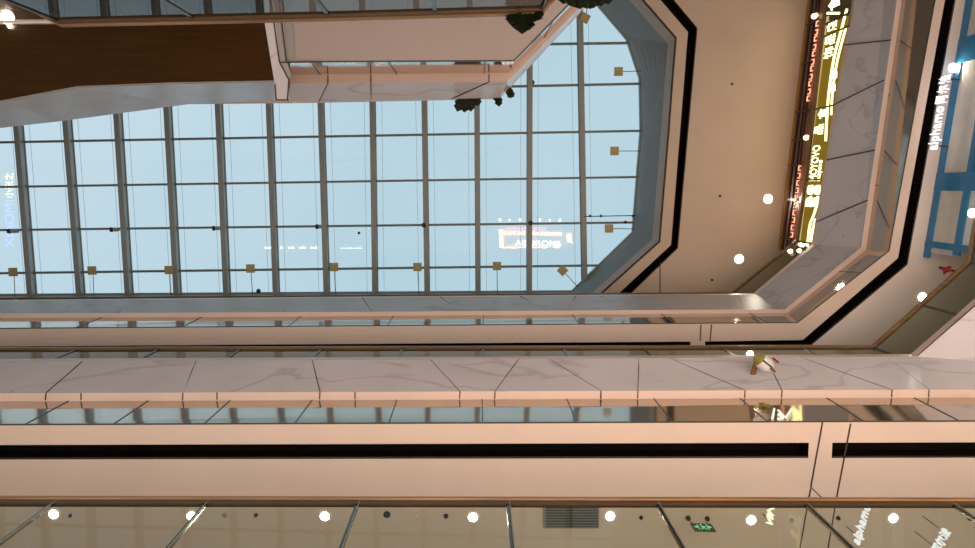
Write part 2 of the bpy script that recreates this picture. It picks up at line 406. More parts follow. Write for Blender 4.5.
m.loft([W(705, 323.2, hCB)]+edgeB[3:], sB2_in, M['soffit'])
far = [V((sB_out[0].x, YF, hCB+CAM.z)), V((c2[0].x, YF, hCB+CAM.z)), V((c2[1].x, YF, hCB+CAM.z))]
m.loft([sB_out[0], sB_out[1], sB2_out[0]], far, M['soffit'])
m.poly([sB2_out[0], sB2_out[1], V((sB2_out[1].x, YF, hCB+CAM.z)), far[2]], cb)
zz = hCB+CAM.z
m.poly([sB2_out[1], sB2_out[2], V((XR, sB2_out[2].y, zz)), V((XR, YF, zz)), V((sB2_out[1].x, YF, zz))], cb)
m.poly([sB2_out[2], sB2_out[3], V((XR, YB, zz)), V((XR, sB2_out[2].y, zz))], cb)
seg(m, W(701, 324.5, hCB), W(700, 341, hCB), .03); seg(m, W(711.5, 324.5, hCB), W(710, 341, hCB), .03)
struct(m.build('ceiling'), 'beige soffit of the second gallery turning at the right corner')
slot_thing(sB_in, sB_out, 'long straight black slot in the second gallery soffit, left part')
slot_thing(sB2_in, sB2_out, 'black slot bending round the right corner of the second gallery soffit', .45)
seg_b = MB()
# ================================================================ CEILING C and skylight shaft
E = WL([(-150, 311), (583.7, 309), (659.4, 241.5), (668.7, 130), (673, 72), (675.8, 38), (655, 14), (621, -25), (-150, -15)], hCC)
E = ext0(E); E = ext1(E, x=XL)
S_in = ext1(ext0(WL([(-150, 322), (590, 320), (671, 245), (688, 32), (640, -24), (-150, -27)], hCC)), x=XL)
S_out = ext1(ext0(WL([(-150, 331), (594, 328.5), (677.5, 248), (697, 28.4), (650, -28), (-150, -35)], hCC)), x=XL)
E6 = [E[0], E[1], E[2], E[5], E[7], E[8]]
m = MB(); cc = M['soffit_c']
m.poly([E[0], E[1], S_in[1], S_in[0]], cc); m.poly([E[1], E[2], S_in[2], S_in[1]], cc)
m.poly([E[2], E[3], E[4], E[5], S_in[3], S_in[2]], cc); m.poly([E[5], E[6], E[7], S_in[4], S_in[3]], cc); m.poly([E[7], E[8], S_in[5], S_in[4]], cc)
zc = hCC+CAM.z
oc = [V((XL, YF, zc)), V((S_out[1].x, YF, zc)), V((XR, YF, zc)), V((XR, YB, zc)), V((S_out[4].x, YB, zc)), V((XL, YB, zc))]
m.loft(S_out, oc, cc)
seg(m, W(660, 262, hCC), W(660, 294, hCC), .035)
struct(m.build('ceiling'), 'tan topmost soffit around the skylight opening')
slot_thing(S_in, S_out, 'black angular slot framing the skylight in the topmost tan soffit', .5)
Er = [p*1 for p in E]
def lift(l, h, s=0.0):
    out = []
    for p in l: out.append(V((p.x, p.y, h+CAM.z)))
    return out
G = WL([(-150, 296.2), (572, 291.7), (633, 232.6), (641, 130), (640, 78), (627, 39), (602, 9.5), (575, -20), (-150, -18)], hSKY)
G = ext0(G); G = ext1(G, x=XL)
m = MB(); m.loft(E, lift(E, hREV), M['reveal'])
m.sweep(E, [(-.03, -.02), (.03, -.02), (.03, .03), (-.03, .03)], M['joint'])
cur = lift(E, hREV); Gd = [V((p.x, p.y, hSKY+CAM.z-.35)) for p in G]
cen = V((-6, -1.2, 0))
def shrink(l, s): return [V((p.x if p.x < -30 else p.x-s*(1 if p.x > 3 else .0), p.y-s*(1 if p.y > -1 else -1)*(0 if abs(p.y+1) < 3 and p.x > 3 else 1), p.z)) for p in l]
n = 6
for i in range(n):
    t1 = (i+1)/n; nx = [lerp(a, b, t1) for a, b in zip(lift(E, hREV), Gd)]
    stp = [lerp(c, p, .9) for p, c in zip(nx, cur)]
    m.loft(cur, stp, M['shaft']); m.loft(stp, nx, M['shaft_line']); cur = nx
m.loft(cur, G, M['shaft'])
struct(m.build('trim_5'), 'stepped grey cladding of the skylight shaft')
# skylight: window_1 with mullion beams, transoms and panes
cols = [(20.5, 126, 34, 293), (69, 120, 82.5, 293), (119.5, 114, 130.7, 293), (169, 106, 179, 293), (220, 104, 228.2, 293), (270.4, 104, 277.3, 293),
        (321.7, 104, 327.6, 293), (373, 101, 375.7, 293), (424.5, 101, 427.4, 293), (477, 101, 478, 293), (529.5, 80, 529, 293), (580.5, 80, 584, 285)]
rows = [(0, 5, 620, -8), (0, 52, 583, 44), (0, 97.5, 640, 84), (0, 142.5, 640, 131), (0, 187, 640, 177), (0, 230, 640, 222.3), (0, 273, 640, 264.7)]
sk = bpy.data.objects.new('window_1', None); C.objects.link(sk); sk.location = W(300, 140, hSKY); sk['_l'] = W(300, 140, hSKY); struct(sk, 'long glazed skylight of square panes ending in a half octagon')
def inpoly(p, poly):
    c = False; j = len(poly)-1
    for i in range(len(poly)):
        a, b = poly[i], poly[j]
        if (a.y > p.y) != (b.y > p.y) and p.x < (b.x-a.x)*(p.y-a.y)/(b.y-a.y)+a.x: c = not c
        j = i
    return c
def clip(p, q, poly, n=1200):
    ts = [i/n for i in range(n+1) if inpoly(lerp(p, q, i/n), poly)]
    return (lerp(p, q, ts[0]), lerp(p, q, ts[-1])) if ts else None
CL = [];
for x0, y0, x1, y1 in cols:
    a, b = W(x0, y0, hSKY), W(x1, y1, hSKY); d = (b-a)/(b.y-a.y); CL.append((a+d*(-12-a.y), a+d*(8-a.y)))
d = CL[1][0]-CL[0][0]; d2 = CL[1][1]-CL[0][1]
for i in range(1, 7): CL.append((CL[0][0]-d*i, CL[0][1]-d2*i))
for a, b in CL:
    s = clip(a, b, G)
    if not s: continue
    mb = MB(); mb.bar(s[0]-Z*.13, s[1]-Z*.13, .14, .26, M['beam']); mb.bar(s[0]-Z*.28, s[1]-Z*.28, .20, .035, M['beam']); mb.bar(s[0]+Z*.03, s[1]+Z*.03, .22, .03, M['beam'])
    mb.build('mullion', sk)
RL = []
for x0, y0, x1, y1 in rows:
    a, b = W(x0, y0, hSKY), W(x1, y1, hSKY); d = (b-a)/(b.x-a.x); RL.append((a+d*(XL-a.x), a+d*(9-a.x)))
for a, b in RL:
    s = clip(a, b, G)
    if not s: continue
    mb = MB(); mb.bar(s[0]-Z*.06, s[1]-Z*.06, .085, .12, M['transom']); mb.build('transom', sk)
mb = MB(); mb.poly(G, M['sky_glass']); mb.build('glazing', sk)
# hairline inner edge of the double glazing units
mb = MB()
for (a, b) in CL:
    for o in (.34, -.34):
        s = clip(a+V((o, 0, 0)), b+V((o, 0, 0)), G)
        if s: mb.bar(s[0]-Z*.01, s[1]-Z*.01, .012, .006, M['glazing'])
mb.build('glazing_line', sk)
mb = MB(); mb.sweep(G, [(-.06, -.08), (.06, -.08), (.06, .05), (-.06, .05)], M['beam']); mb.build('perimeter_frame', sk)

# ================================================================ TOP SIDE OF THE PICTURE (opposite gallery)
tE = WL([(290, 62.2), (320, 61.7), (514, 60.7), (569.6, 3.5), (602, -30)], hCA)
tG = WL([(290, 74.6), (320, 74.5), (509.5, 72.8), (577, 4.5), (607, -28)], hGA)
tL = WL([(290, 83.2), (320, 83), (507.5, 81.5), (580, 7), (609, -25)], hGA+.03)
tM = WL([(290, 101.8), (320, 101.3), (500, 97.5), (582.5, 9.2), (611, -23)], hMB)
tE, tG, tL, tM = [ext1(l, y=YB) for l in (tE, tG, tL, tM)]
strip(tE, tG, 'trim_6', 'reflective glass band below the opposite gallery skirt', 1.5)
m = MB(); m.loft(tG, tL, M['lip_shaded']); m.loft(tL, tM, M['marble'])
for a, b, c in (((319, 101.5), (328, 83), (328, 75)), ((371, 99.8), (371, 82.7), (371, 75)), ((452, 98.7), (489, 82), (489, 74)), ):
    seg(m, W(*a, hMB), W(*b, hGA+.03), .022); seg(m, W(*b, hGA+.03), W(*c, hGA), .022)
seg(m, W(513, 60.7+10, hGA), W(524, 72, hMB), .02)
struct(m.build('trim_7'), 'pink lipped marble skirt of the opposite gallery at the top left')
m = MB(); z = hCA+CAM.z
m.poly([tE[0], tE[1], tE[2], tE[3], tE[4], V((tE[0].x-.2, YB, z))], M['soffit_shaded'])
struct(m.build('ceiling'), 'pale pink soffit of the opposite gallery beside the brown panel')
# top surface of that slab
m = MB(); z2 = hMB+CAM.z+.25
m.poly([V((p.x, p.y, z2)) for p in tM]+[V((XL, YB, z2)), V((XL, tM[0].y, z2))], M['floor']); m.loft(tM, [V((p.x, p.y, z2)) for p in tM], M['lip'])
struct(m.build('floor'), 'opposite gallery floor slab')
# brown bay on the left: underside, marble face, end pilaster strips
bO = WL([(-150, 24), (0, 24), (62, 23), (264.5, 22), (274.5, 83)], 12.0)
hB = 12.0
bI = ext0(WL([(-300, 119.5), (-80, 119), (0, 103), (78, 88.3), (170, 84.5), (274.5, 82.6)], hB))
bT = ext0(WL([(-300, 145.5), (-80, 145), (0, 128), (62, 121), (190, 104), (274.5, 100.6)], hMB))
m = MB(); z = hB+CAM.z
m.poly([V((bI[0].x, YB, z))]+bI+[W(264.5, 20, hB), V((W(264.5, 20, hB).x, YB, z))], M['brown'])
struct(m.build('ceiling'), 'dark brown glossy ceiling panel of the left bay')
m = MB(); m.loft(bI, bT, M['marble_c'])
m.loft([p-Z*.001 for p in bI], [p+V((0, -.03, -.03)) for p in bI], M['shaft_line'])
for a, b in (((0, 122), (44, 108)), ((44, 108), (98, 104)), ((150, 100), (190, 104))):
    pass
struct(m.build('trim_8'), 'marble face below the skylight along the brown bay')
m = MB()
def flat(mb, pts, h, mat): mb.poly(WL(pts, h), mat)
flat(m, [(264.5, -20), (272, -20), (279.5, 62), (289, 80), (290, 101), (274.5, 101), (274.5, 83), (264.5, 22)], hB-.02, M['marble_c'])
flat(m, [(272, -20), (280, -20), (287, 61), (291, 75), (289, 80), (279.5, 62)], hB-.01, M['shaft'])
flat(m, [(280, -20), (289, -20), (295, 61.5), (287, 61)], hB+.02, M['shaft_line'])
for a, b in (((268, -20), (279.5, 62)), ((279.5, 62), (289, 80)), ((276.5, -20), (286.5, 62)), ((275, 84), (276, 100)), ((289, 80), (287.5, 100)), ((276, 100), (289, 100)), ((279.5, 62.3), (320, 61.8))):
    seg(m, W(*a, hB-.03), W(*b, hB-.03), .022)
struct(m.build('trim_9'), 'grey pilaster strips between brown panel and pink soffit')
# shop window wall under the brown bay (dark glass facing the atrium)
m = MB(); wl = WL([(-80, 25), (0, 23), (264, 20)], hB); wl = ext0(wl); lo = [V((p.x, p.y, 8.5+CAM.z)) for p in wl]
m.loft(wl, lo, M['strip'])
m.sweep([p-Z*.03 for p in wl], [(-.03, -.05), (.03, -.05), (.03, .02), (-.03, .02)], M['white_trim'])
struct(m.build('wall_back'), 'glazed shop wall under the brown ceiling')
railT = ext1(WL([(-12, -16), (62, 22.3), (330, 16.5), (541, 10.5), (566, -20)], hRA), y=-4.2)
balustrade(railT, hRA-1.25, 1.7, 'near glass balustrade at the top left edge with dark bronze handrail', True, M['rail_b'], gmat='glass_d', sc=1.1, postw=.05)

# ================================================================ SHELL
m = MB(); m.poly([(XL, YB, 0), (XR, YB, 0), (XR, YF, 0), (XL, YF, 0)], M['floor']); struct(m.build('floor'), 'ground floor')
top = hSKY+CAM.z+.3
for nm, pts in (('wall_left', [(XL, YB, 0), (XL, YF, 0), (XL, YF, top), (XL, YB, top)]), ('wall_right', [(XR, YB, 0), (XR, YF, 0), (XR, YF, top), (XR, YB, top)]),
                ('wall_front', [(XL, YF, 0), (XR, YF, 0), (XR, YF, top), (XL, YF, top)]), ('wall_rear', [(XL, YB, 0), (XR, YB, 0), (XR, YB, top), (XL, YB, top)])):
    m = MB(); m.poly(pts, M['wall']); struct(m.build(nm), 'beige outer wall of the atrium')
def floorplate(inner, h, lab):
    z = h+CAM.z+.22; m = MB()
    inn = [V((p.x, p.y, z)) for p in inner]
    outp = [V((XR, YB, z)), V((XR, YF, z)), V((XL, YF, z))]
    m.poly(inn+outp, M['floor']); m.loft(inner, inn, M['lip']); return struct(m.build('floor'), lab)
floorplate(mB_in, hMB, 'second gallery floor slab')
floorplate(mC_in, hMC, 'third gallery floor slab')
fa = [V((p.x, p.y-.05, 7.9+CAM.z)) for p in [railA[0], railA[-1]]]; fa = ext1(ext0(fa), x=XR)
m = MB(); m.loft(fa, [V((p.x, YF, p.z)) for p in fa], M['floor']); m.loft(fa, [p-Z*.6 for p in fa], M['lip']); m.loft([p-Z*.6 for p in fa], [V((p.x, YF, p.z-.6)) for p in fa], M['soffit']); struct(m.build('floor'), 'first gallery floor slab')
# ================================================================ DOWNLIGHTS
def downlight(px, py, h, r, lab, grp, s=1):
    p = W(px, py, h); root = thing('recessed_downlight', p, lab, 'ceiling light', grp)
    a = [p+V((math.cos(t*math.pi/8)*r, math.sin(t*math.pi/8)*r, -.012)) for t in range(16)]
    b = [p+V((math.cos(t*math.pi/8)*r*1.3, math.sin(t*math.pi/8)*r*1.3, -.012)) for t in range(16)]
    c = [q+Z*.01 for q in b]
    MB().loft(a, b, M['white_trim'], True).loft(b, c, M['white_trim'], True).build('trim_ring', root)
    MB().poly(a, M['lamp']).build('lens', root)
    ld = bpy.data.lights.new('downlight', 'SPOT'); ld.energy = 60*s; ld.color = (1, .86, .68); ld.spot_size = 2.6; ld.spot_blend = .6; ld.shadow_soft_size = .1
    lo = bpy.data.objects.new('downlight_lamp', ld); C.objects.link(lo); lo.location = V((0, 0, -.05)); lo.parent = root
    return root
for i, px in enumerate((54, 192, 325, 473, 610, 751, 893)):
    nm = ['leftmost', 'second from left', 'third from left', 'fourth from left', 'fifth from left', 'sixth from left', 'rightmost'][i]
    downlight(px, (514, 516, 516, 517, 516, 520, 518)[i], hCA, .085, 'round downlight behind the nearest glass balustrade, %s of its row' % nm, 'downlights behind the nearest balustrade')
downlight(768, 199, hCC, .15, 'bright downlight in the tan top soffit, upper of the two by the yellow shop', 'downlights in the topmost soffit')
downlight(739, 259, hCC, .15, 'bright downlight in the tan top soffit, lower of the two by the yellow shop', 'downlights in the topmost soffit')
for px, py, lab in ((922, 297, 'downlight in the pale soffit left of the corner handrail'), (966, 313, 'downlight seen through the corner glass below the right handrail'),
                    (952.5, 68, 'downlight above the white lettering by the blue shop front')):
    downlight(px, py, hCB, .11, lab, 'downlights in the second gallery soffit')
downlight(750, 354, hCB, .09, 'small downlight behind the glass next to the white oval ornament', 'downlights in the second gallery soffit')
downlight(10, 26, 11.98, .035, 'small star-bright downlight at the brown ceiling edge, far left', None)

# ================================================================ CEILING DOTS, VENT, EXIT SIGN
def knob(name, px, py, h, r, lab, cat, grp, mat=None, l=.05):
    p = W(px, py, h); b = MB(); b.tube([p, p-Z*.01, p-Z*.012, p-Z*l, p-Z*(l+.01)], [r, r, r*.6, r*.6, r*.3], mat or M['dark'], 12)
    return tag(b.build(name, None, False), lab, cat, grp)
for px, py, r, lab in ((212.5-142, 515.5, .03, 'small dark sprinkler head behind the first glass panel from the left'), (387, 514.5, .065, 'larger dark ceiling speaker left of the fourth downlight'), (416, 515, .03, 'faint pale detector between two dark dots'),
                       (446, 516, .045, 'dark round detector just left of the fourth downlight'), (224.5+0, 515.5, .045, 'grey detector right of the second downlight'), (256, 515, .035, 'small dark sprinkler right of the grey detector'),
                       (641, 517.5, .035, 'small dark sprinkler right of the fifth downlight'), (792, 520, .045, 'grey detector right of the sixth downlight'), (838, 518, .04, 'dark detector by the panel joint'), (970, 518, .05, 'dark detector at the far right behind the glass')):
    knob('ceiling_detector', px, py, hCA, r, lab, 'detector', 'detectors in the nearest soffit', M['white_trim'] if px == 416 else (M['grey_cyl'] if px in (224.5, 792) else None))
for px, py, lab in ((732, 84, 'tiny dark sprinkler head in the tan soffit, topmost'), (720, 196, 'tiny dark sprinkler in the tan soffit left of the upper downlight'), (712, 280, 'tiny dark sprinkler in the tan soffit near the marble, lowest')):
    knob('sprinkler_head', px, py, hCC, .045, lab, 'sprinkler', 'sprinklers in the topmost soffit')
root = thing('ceiling_vent', W(571, 517, hCA), 'dark louvred ceiling vent grille behind the nearest glass, left of a downlight', 'vent')
a, b, c, d = WL([(544.5, 506), (598.5, 506), (598.5, 527.5), (544.5, 527.5)], hCA-.01)
MB().poly([a, b, c, d], M['vent']).build('backing', root)
MB().bar(a, b, .03, .03, M['ventslat']).bar(b, c, .02, .03, M['ventslat']).bar(c, d, .02, .03, M['ventslat']).bar(d, a, .045, .03, M['ventslat']).build('frame', root)
for i in range(1, 8):
    t = i/8; p, q2 = lerp(a, d, t), lerp(b, c, t); MB().obox((p+q2)/2-Z*.015, (q2-p)/2, V((0, .01, .004)), V((0, -.001, .004)), M['ventslat']).build('slat', root)
mid0, mid1 = lerp(a, b, .5), lerp(d, c, .5); MB().bar(mid0-Z*.02, mid1-Z*.02, .02, .02, M['vent']).build('divider', root)
root = thing('exit_sign', W(703, 527, 11.4), 'small green exit sign with white arrows hanging on two rods behind the glass', 'exit sign')
h1 = 11.62; e0, e1 = W(690, 523, h1), W(711, 523.6, h1); dn = V((0, 0, -.27))
t_ = V((0, .02, 0))
MB().hexa([e0+dn, e1+dn, e1+dn+t_, e0+dn+t_, e0, e1, e1+t_, e0+t_], M['green']).build('plate', root); ex_pl = bpy.data.objects['plate']
b = MB(); L = (e1-e0)
for i, (u0, u1) in enumerate(((.12, .30), (.70, .88))):
    s = e0+L*u0+dn*.5-t_*.15; e = e0+L*u1+dn*.5-t_*.15; b.bar(s, e, .004, .03, M['greenlit'], up=Z)
    tip, back = (s, e) if i == 0 else (e, s); dd = (tip-back).normalized()
    b.poly([tip+dd*.02, tip-dd*.04+Z*.045, tip-dd*.04-Z*.045], M['greenlit'])
b.build('arrows', ex_pl, label='white direction arrows')
b = MB(); cx = e0+L*.5+dn*.5-t_*.15                     # running figure
b.bar(cx+V((-.02, 0, .02)), cx+V((.01, 0, -.03)), .004, .03, M['greenlit']); b.bar(cx+V((.01, 0, -.03)), cx+V((.05, 0, -.09)), .004, .016, M['greenlit'])
b.bar(cx+V((.01, 0, -.03)), cx+V((-.05, 0, -.08)), .004, .016, M['greenlit']); b.bar(cx+V((-.02, 0, .03)), cx+V((.05, 0, .0)), .004, .014, M['greenlit'])
b.bar(cx+V((-.03, 0, .06)), cx+V((-.005, 0, .09)), .004, .03, M['greenlit'])
b.bar(cx+V((.08, 0, -.1)), cx+V((.08, 0, .1)), .004, .014, M['greenlit'], up=V((1, 0, 0))); b.bar(cx+V((-.08, 0, -.1)), cx+V((-.08, 0, .1)), .004, .014, M['greenlit'], up=V((1, 0, 0)))
b.build('running_figure', ex_pl, label='white running figure in a doorway')
for u, (px, py) in zip((.1, .8), ((688, 518), (707, 518.5))):
    c0 = W(px, py, hCA); r_ = MB(); r_.tube([c0, e0+L*u], .008, M['dark'], 6).build('rod', root)
    MB().tube([c0, c0-Z*.04], [.045, .04], M['dark'], 12).build('mount', root)

# ================================================================ SKYLIGHT FITTINGS
ordn = ['first', 'second', 'third', 'fourth', 'fifth', 'sixth', 'seventh', 'eighth']
def sq_plate(px, py, ex, ey, lab, rot=0, s=.165):
    h = hSKY-.45; p = W(px, py, h); q = W(ex, ey, h+.05); root = thing('square_plate', p, lab, 'square plate', 'ochre square plates on arms around the skylight')
    c, sn = math.cos(rot)*s, math.sin(rot)*s
    MB().obox(p, V((c, sn, 0)), V((-sn, c, 0)), Z*.02, M['plate']).build('panel', root)
    MB().obox(p+Z*.05, V((c*.4, sn*.4, 0)), V((-sn*.4, c*.4, 0)), Z*.03, M['dark']).build('clamp', root)
    MB().tube([p+Z*.06, q], .014, M['steel'], 6).build('arm', root)
for i, (px, py, ex) in enumerate(((13, 272, 15), (92, 270.5, 94), (169, 270, 171), (250.5, 268.5, 252.5), (334, 267, 335.5), (417.5, 267, 419), (497, 266, 497.5))):
    sq_plate(px, py, ex, 296.5-px*.005, 'ochre square plate on a thin arm from the skylight lower edge, %s from left' % ordn[i])
sq_plate(562.5, 270.5, 578, 287, 'ochre square plate turned diagonally on an arm from the slanted skylight edge', .78)
for i, (px, py, ex, ey) in enumerate(((618.5, 71.5, 641, 71), (614.5, 151, 641, 151), (609, 228.5, 635, 229))):
    sq_plate(px, py, ex, ey, 'ochre square plate on an arm from the right skylight edge, %s' % ('topmost', 'middle one', 'lowest')[i])
sq_plate(585, 18, 588, 5, 'ochre square plate under the plant at the top tip of the skylight', .5)
for i, (px, py) in enumerate(((14, 231), (115.5, 229.5), (217, 228.2), (319.5, 226.6), (425.5, 225), (531.5, 223))):
    h = hSKY-.32; p = W(px, py, h); root = thing('spot_camera', p, 'small dark round fitting on the skylight transom, %s from left' % ordn[i], 'ceiling fitting', 'dark fittings along the skylight transom')
    dx = .17-.03*i
    MB().tube([p+V((dx, 0, 0)), p+V((-dx*.2, 0, -.02)), p+V((-dx*.6, 0, -.05))], [.07, .085, .06], M['grey_cyl'], 12).build('housing', root)
    MB().tube([p+V((-dx*.5-.02, 0, -.04)), p+V((-dx*.9-.06, 0, -.08))], [.10, .085], M['dark'], 12).build('head', root)
    MB().tube([p, p+Z*.2], .02, M['dark'], 6).build('stem', root)
knob('dome_fitting', 258.5, 291, hSKY-.3, .09, 'small dark dome at the skylight lower edge right of the fourth plate', 'ceiling fitting', None, M['dark'], .12)
for px, py, lab in ((359, 233, 'tiny dark dot fitting inside a skylight pane'), (372.5, 226.5, 'tiny dark fitting on the transom near a mullion'), (532, 82.5, 'small dark fitting at the crossing near the gallery corner')):
    knob('transom_fitting', px, py, hSKY-.2, .055 if px != 532 else .1, lab, 'ceiling fitting', None)
root = thing('track_bar', W(610, 216, hSKY-.35), 'thin dark bar with small knobs across the right skylight panes', 'track')
p, q2 = W(584, 216.5, hSKY-.35), W(636, 215.5, hSKY-.35)
MB().bar(p, q2, .035, .035, M['dark']).build('bar', root)
for px in (590, 601, 633): MB().tube([W(px, 216, hSKY-.3), W(px, 216, hSKY-.48)], .055, M['dark'], 10).build('knob', root)
MB().tube([W(625.5, 222, hSKY-.2), W(625.5, 222, hSKY-.4)], .06, M['red'], 10).build('lamp', root, label='small red lamp')

# ================================================================ YELLOW SHOP FRONT (third gallery, right)
P0 = W(778.5, 250, hCC); P1 = W(811, -20, hCC); dY = (P1-P0); LY = dY.length; dY = dY.normalized(); nY = V((-dY.y, dY.x, 0)); nY = nY if nY.x < 0 else -nY
def YS(py, h):
    """point on the shop wall plane that lies on picture row py at height h"""
    lo, hi = -3.0, LY+3
    for _ in range(40):
        mid = (lo+hi)/2; p = P0+dY*mid; d = R.transposed() @ (V((p.x, p.y, h)))
        y = 274-F*d.y/(-d.z)
        if y > py: lo = mid
        else: hi = mid
    p = P0+dY*lo; return V((p.x, p.y, h+CAM.z))
root = thing('shop_front', YS(130, 20.6), 'gold and dark red shop front with glowing letters and neon waves, at upper right', 'shop front')
hT = hCC
def band(name, h0, h1, mat, out=.02, y0=250, y1=-20, lab=None, th=.05):
    a, b = YS(y0, h0), YS(y1, h0); c, d = YS(y1, h1), YS(y0, h1); a2 = V((a.x, a.y, 0)); 
    p0, p1 = a+nY*out, b+nY*out; q0, q1 = V((p0.x, p0.y, d.z)), V((p1.x, p1.y, c.z)); t = nY*th
    return MB().hexa([p0-t, p1-t, p1, p0, q0-t, q1-t, q1, q0], mat).build(name, root, label=lab)
band('header', 24.08, hT-.001, M['gold'], .03)
band('window_glass', 23.3, 24.08, M['shopglass'], -.02)
for h0, h1 in ((23.95, 24.09), (23.66, 23.72), (23.44, 23.50)): band('rail', h0, h1, M['shopdark'], .03)
for py in (239, 200, 165, 139, 110, 60, 20):
    a = YS(py, 23.3); MB().bar(a+nY*.04, V((a.x, a.y, 24.1+CAM.z))+nY*.04, .07, .06, M['shopdark'], up=nY).build('mullion', root)
band('window_sill', 23.0, 23.42, pbr('shop_brown', (.20, .09, .05), .4), .0)
for ya, yb in ((22, 104), (166, 240)):
    n = int((yb-ya)/7)
    for i in range(n):
        y0 = ya+(yb-ya)*i/n; y1 = y0+4.6; b = MB(); h0, h1 = 23.24, 23.38
        a, c = YS(y1, h0 if i % 2 else h1)+nY*.06, YS(y0, h0 if i % 2 else h1)+nY*.06; u = Z*(h1-h0)*(1 if i % 2 else -1)
        b.bar(a, c, .028, .03, M['redlit'], up=nY); b.bar(a, a+u, .028, .03, M['redlit'], up=nY); b.bar(c, c+u, .028, .03, M['redlit'], up=nY)
        b.build('string_light', root)
band('sign_edge_light', 22.70, 22.9, emit('sign_edge', (.9, .66, .3), .9), .04, 246, 16, None, .05)
board = band('sign_board', 21.0, 22.83, M['goldlit'], .02, 250, 12, 'glowing gold sign board', .28)
def stext(name, body, ya, yb, h0, h1, mat=None, lab=None):
    a = YS(ya, h0)+nY*.04; c = YS(yb, h0)+nY*.04; b = MB(); text(b, body, a, c, Z*(h1-h0), .03, mat or M['letter'])
    return b.build(name, board, label=lab)
for ya, yb, ch in ((57, 45.5, '\u9970'), (43, 31.5, '\u54c1'), (29.5, 17.5, '\u5e97')):
    stext('lit_character', ch, ya, yb, 22.02, 22.6)
stext('lit_character', '\u98df', 118, 108, 22.0, 22.5); stext('lit_character', '\u54c1', 134, 124, 22.05, 22.6)
stext('lit_word', 'MOYOVO', 181, 145, 22.1, 22.56); stext('lit_subtitle', 'moyovo', 181, 160, 21.78, 22.0)
stext('lit_emblem', 'B8', 207, 185, 22.18, 22.58); stext('lit_emblem', 'B8', 207, 185, 21.74, 22.12)
def neon(pts, r=.035):
    P = []
    for i in range(len(pts)-1):
        p0 = pts[max(i-1, 0)]; p1 = pts[i]; p2 = pts[i+1]; p3 = pts[min(i+2, len(pts)-1)]
        for k in range(5):
            t = k/5; P.append([.5*((2*p1[j])+(-p0[j]+p2[j])*t+(2*p0[j]-5*p1[j]+4*p2[j]-p3[j])*t*t+(-p0[j]+3*p1[j]-3*p2[j]+p3[j])*t**3) for j in (0, 1)])
    P.append(pts[-1]); MB().tube([YS(y, h)+nY*.06 for y, h in P], r, M['neon'], 6).build('neon_wave', board)
neon([(9, 21.5), (30, 21.68), (60, 21.92), (95, 21.96), (120, 21.88), (141, 21.78)], .04)
neon([(28, 21.42), (60, 21.68), (90, 21.74), (115, 21.64)], .035)
neon([(203, 21.8), (215, 21.95), (226, 22.12), (247, 22.1)], .04); neon([(219, 21.8), (230, 21.9), (242, 21.93)], .04)
for py in (75, 88): MB().tube([YS(py+3, 21.66)+nY*.1, YS(py-3, 21.7)+nY*.1], .08, M['letter'], 8).build('bulb', root)
for py, h in ((138, 23.1), (17, 23.6)):
    a = YS(py, h)+nY*.1; MB().tube([a, a-Z*.05, a-Z*.22], [.04, .09, .07], M['kiosk_bulb2'], 10).build('spot_lamp', root)
# perpendicular sign face closing the box at the top end
a = YS(12, 22.9); b_ = YS(12, 21.0); u = Z*(a.z-b_.z); c0 = b_+nY*.1
MB().hexa([c0-nY*.6, c0+dY*.06-nY*.6, c0+dY*.06, c0, c0-nY*.6+u, c0+dY*.06-nY*.6+u, c0+dY*.06+u, c0+u], M['shopdark']).build('end_cap', root)
stext('lit_character', '\u98df', 7, -6, 22.0, 22.7)
for j in range(6): p = YS(13.5, 21.9+.15*j)+nY*.1; MB().obox(p, (.03, 0, 0), (0, .03, 0), (0, 0, .03), M['letter']).build('bulb', root)
for px, py in ((789, 251), (798, 250.5)): 
    p = W(px, py, 21.6); MB().tube([p, p-Z*.1], [.05, .075], M['letter'], 10).build('spot_lamp', root)
# frame below the glass
# ================================================================ BLUE SHOP FRONT (second gallery, far right)
Q0 = W(924.5, 256, hCB); Q1 = W(967, 0, hCB); dB = (Q1-Q0); dB.normalize(); nB = V((-dB.y, dB.x, 0)); nB = nB if nB.x < 0 else -nB
def BS(py, h):
    lo, hi = -3.0, 14
    for _ in range(40):
        mid = (lo+hi)/2; p = Q0+dB*mid; d = R.transposed() @ (V((p.x, p.y, h))); y = 274-F*d.y/(-d.z)
        if y > py: lo = mid
        else: hi = mid
    p = Q0+dB*lo; return V((p.x, p.y, h+CAM.z))
rb = thing('shop_front', BS(180, 14.8), 'blue lacquered shop window frame with pale panes at the right edge', 'shop front')
def bband(name, h0, h1, mat, out, y0=256, y1=0, th=.06):
    a = BS(y0, h0); b = BS(y1, h0); p0, p1 = a+nB*out, b+nB*out; t = nB*th; u = Z*(h1-h0)
    return MB().hexa([p0-t, p1-t, p1, p0, p0-t+u, p1-t+u, p1+u, p0+u], mat).build(name, rb)
bband('header', hCB-.22, hCB-.002, M['blue'], .04, 258, -30)
bband('pane', 16.72, hCB-.21, M['pane'], 0, 256, -30)
bband('transom', 16.5, 16.72, M['blue'], .04, 256, -30)
bband('pane', 14.8, 16.52, M['pane'], 0, 256, 190)
bband('pane', 14.8, 16.52, M['bluedeep'], .01, 172, 60)
for py, w in ((181, .44), (24, .6), (255, .16)):
    a = BS(py, 14.8); b = V((a.x, a.y, hCB+CAM.z-.003)); MB().bar(a+nB*.02, b+nB*.02, w, .06, M['blue'], up=nB).build('post', rb)
p = W(971, 213, 15.9); sl = thing('wall_spotlight', p, 'small bright spotlight on a short arm between the blue frames, right edge', 'spotlight')
MB().tube([p, p-Z*.03, p-Z*.09], [.05, .10, .085], M['lamp'], 12).build('lamp', sl)
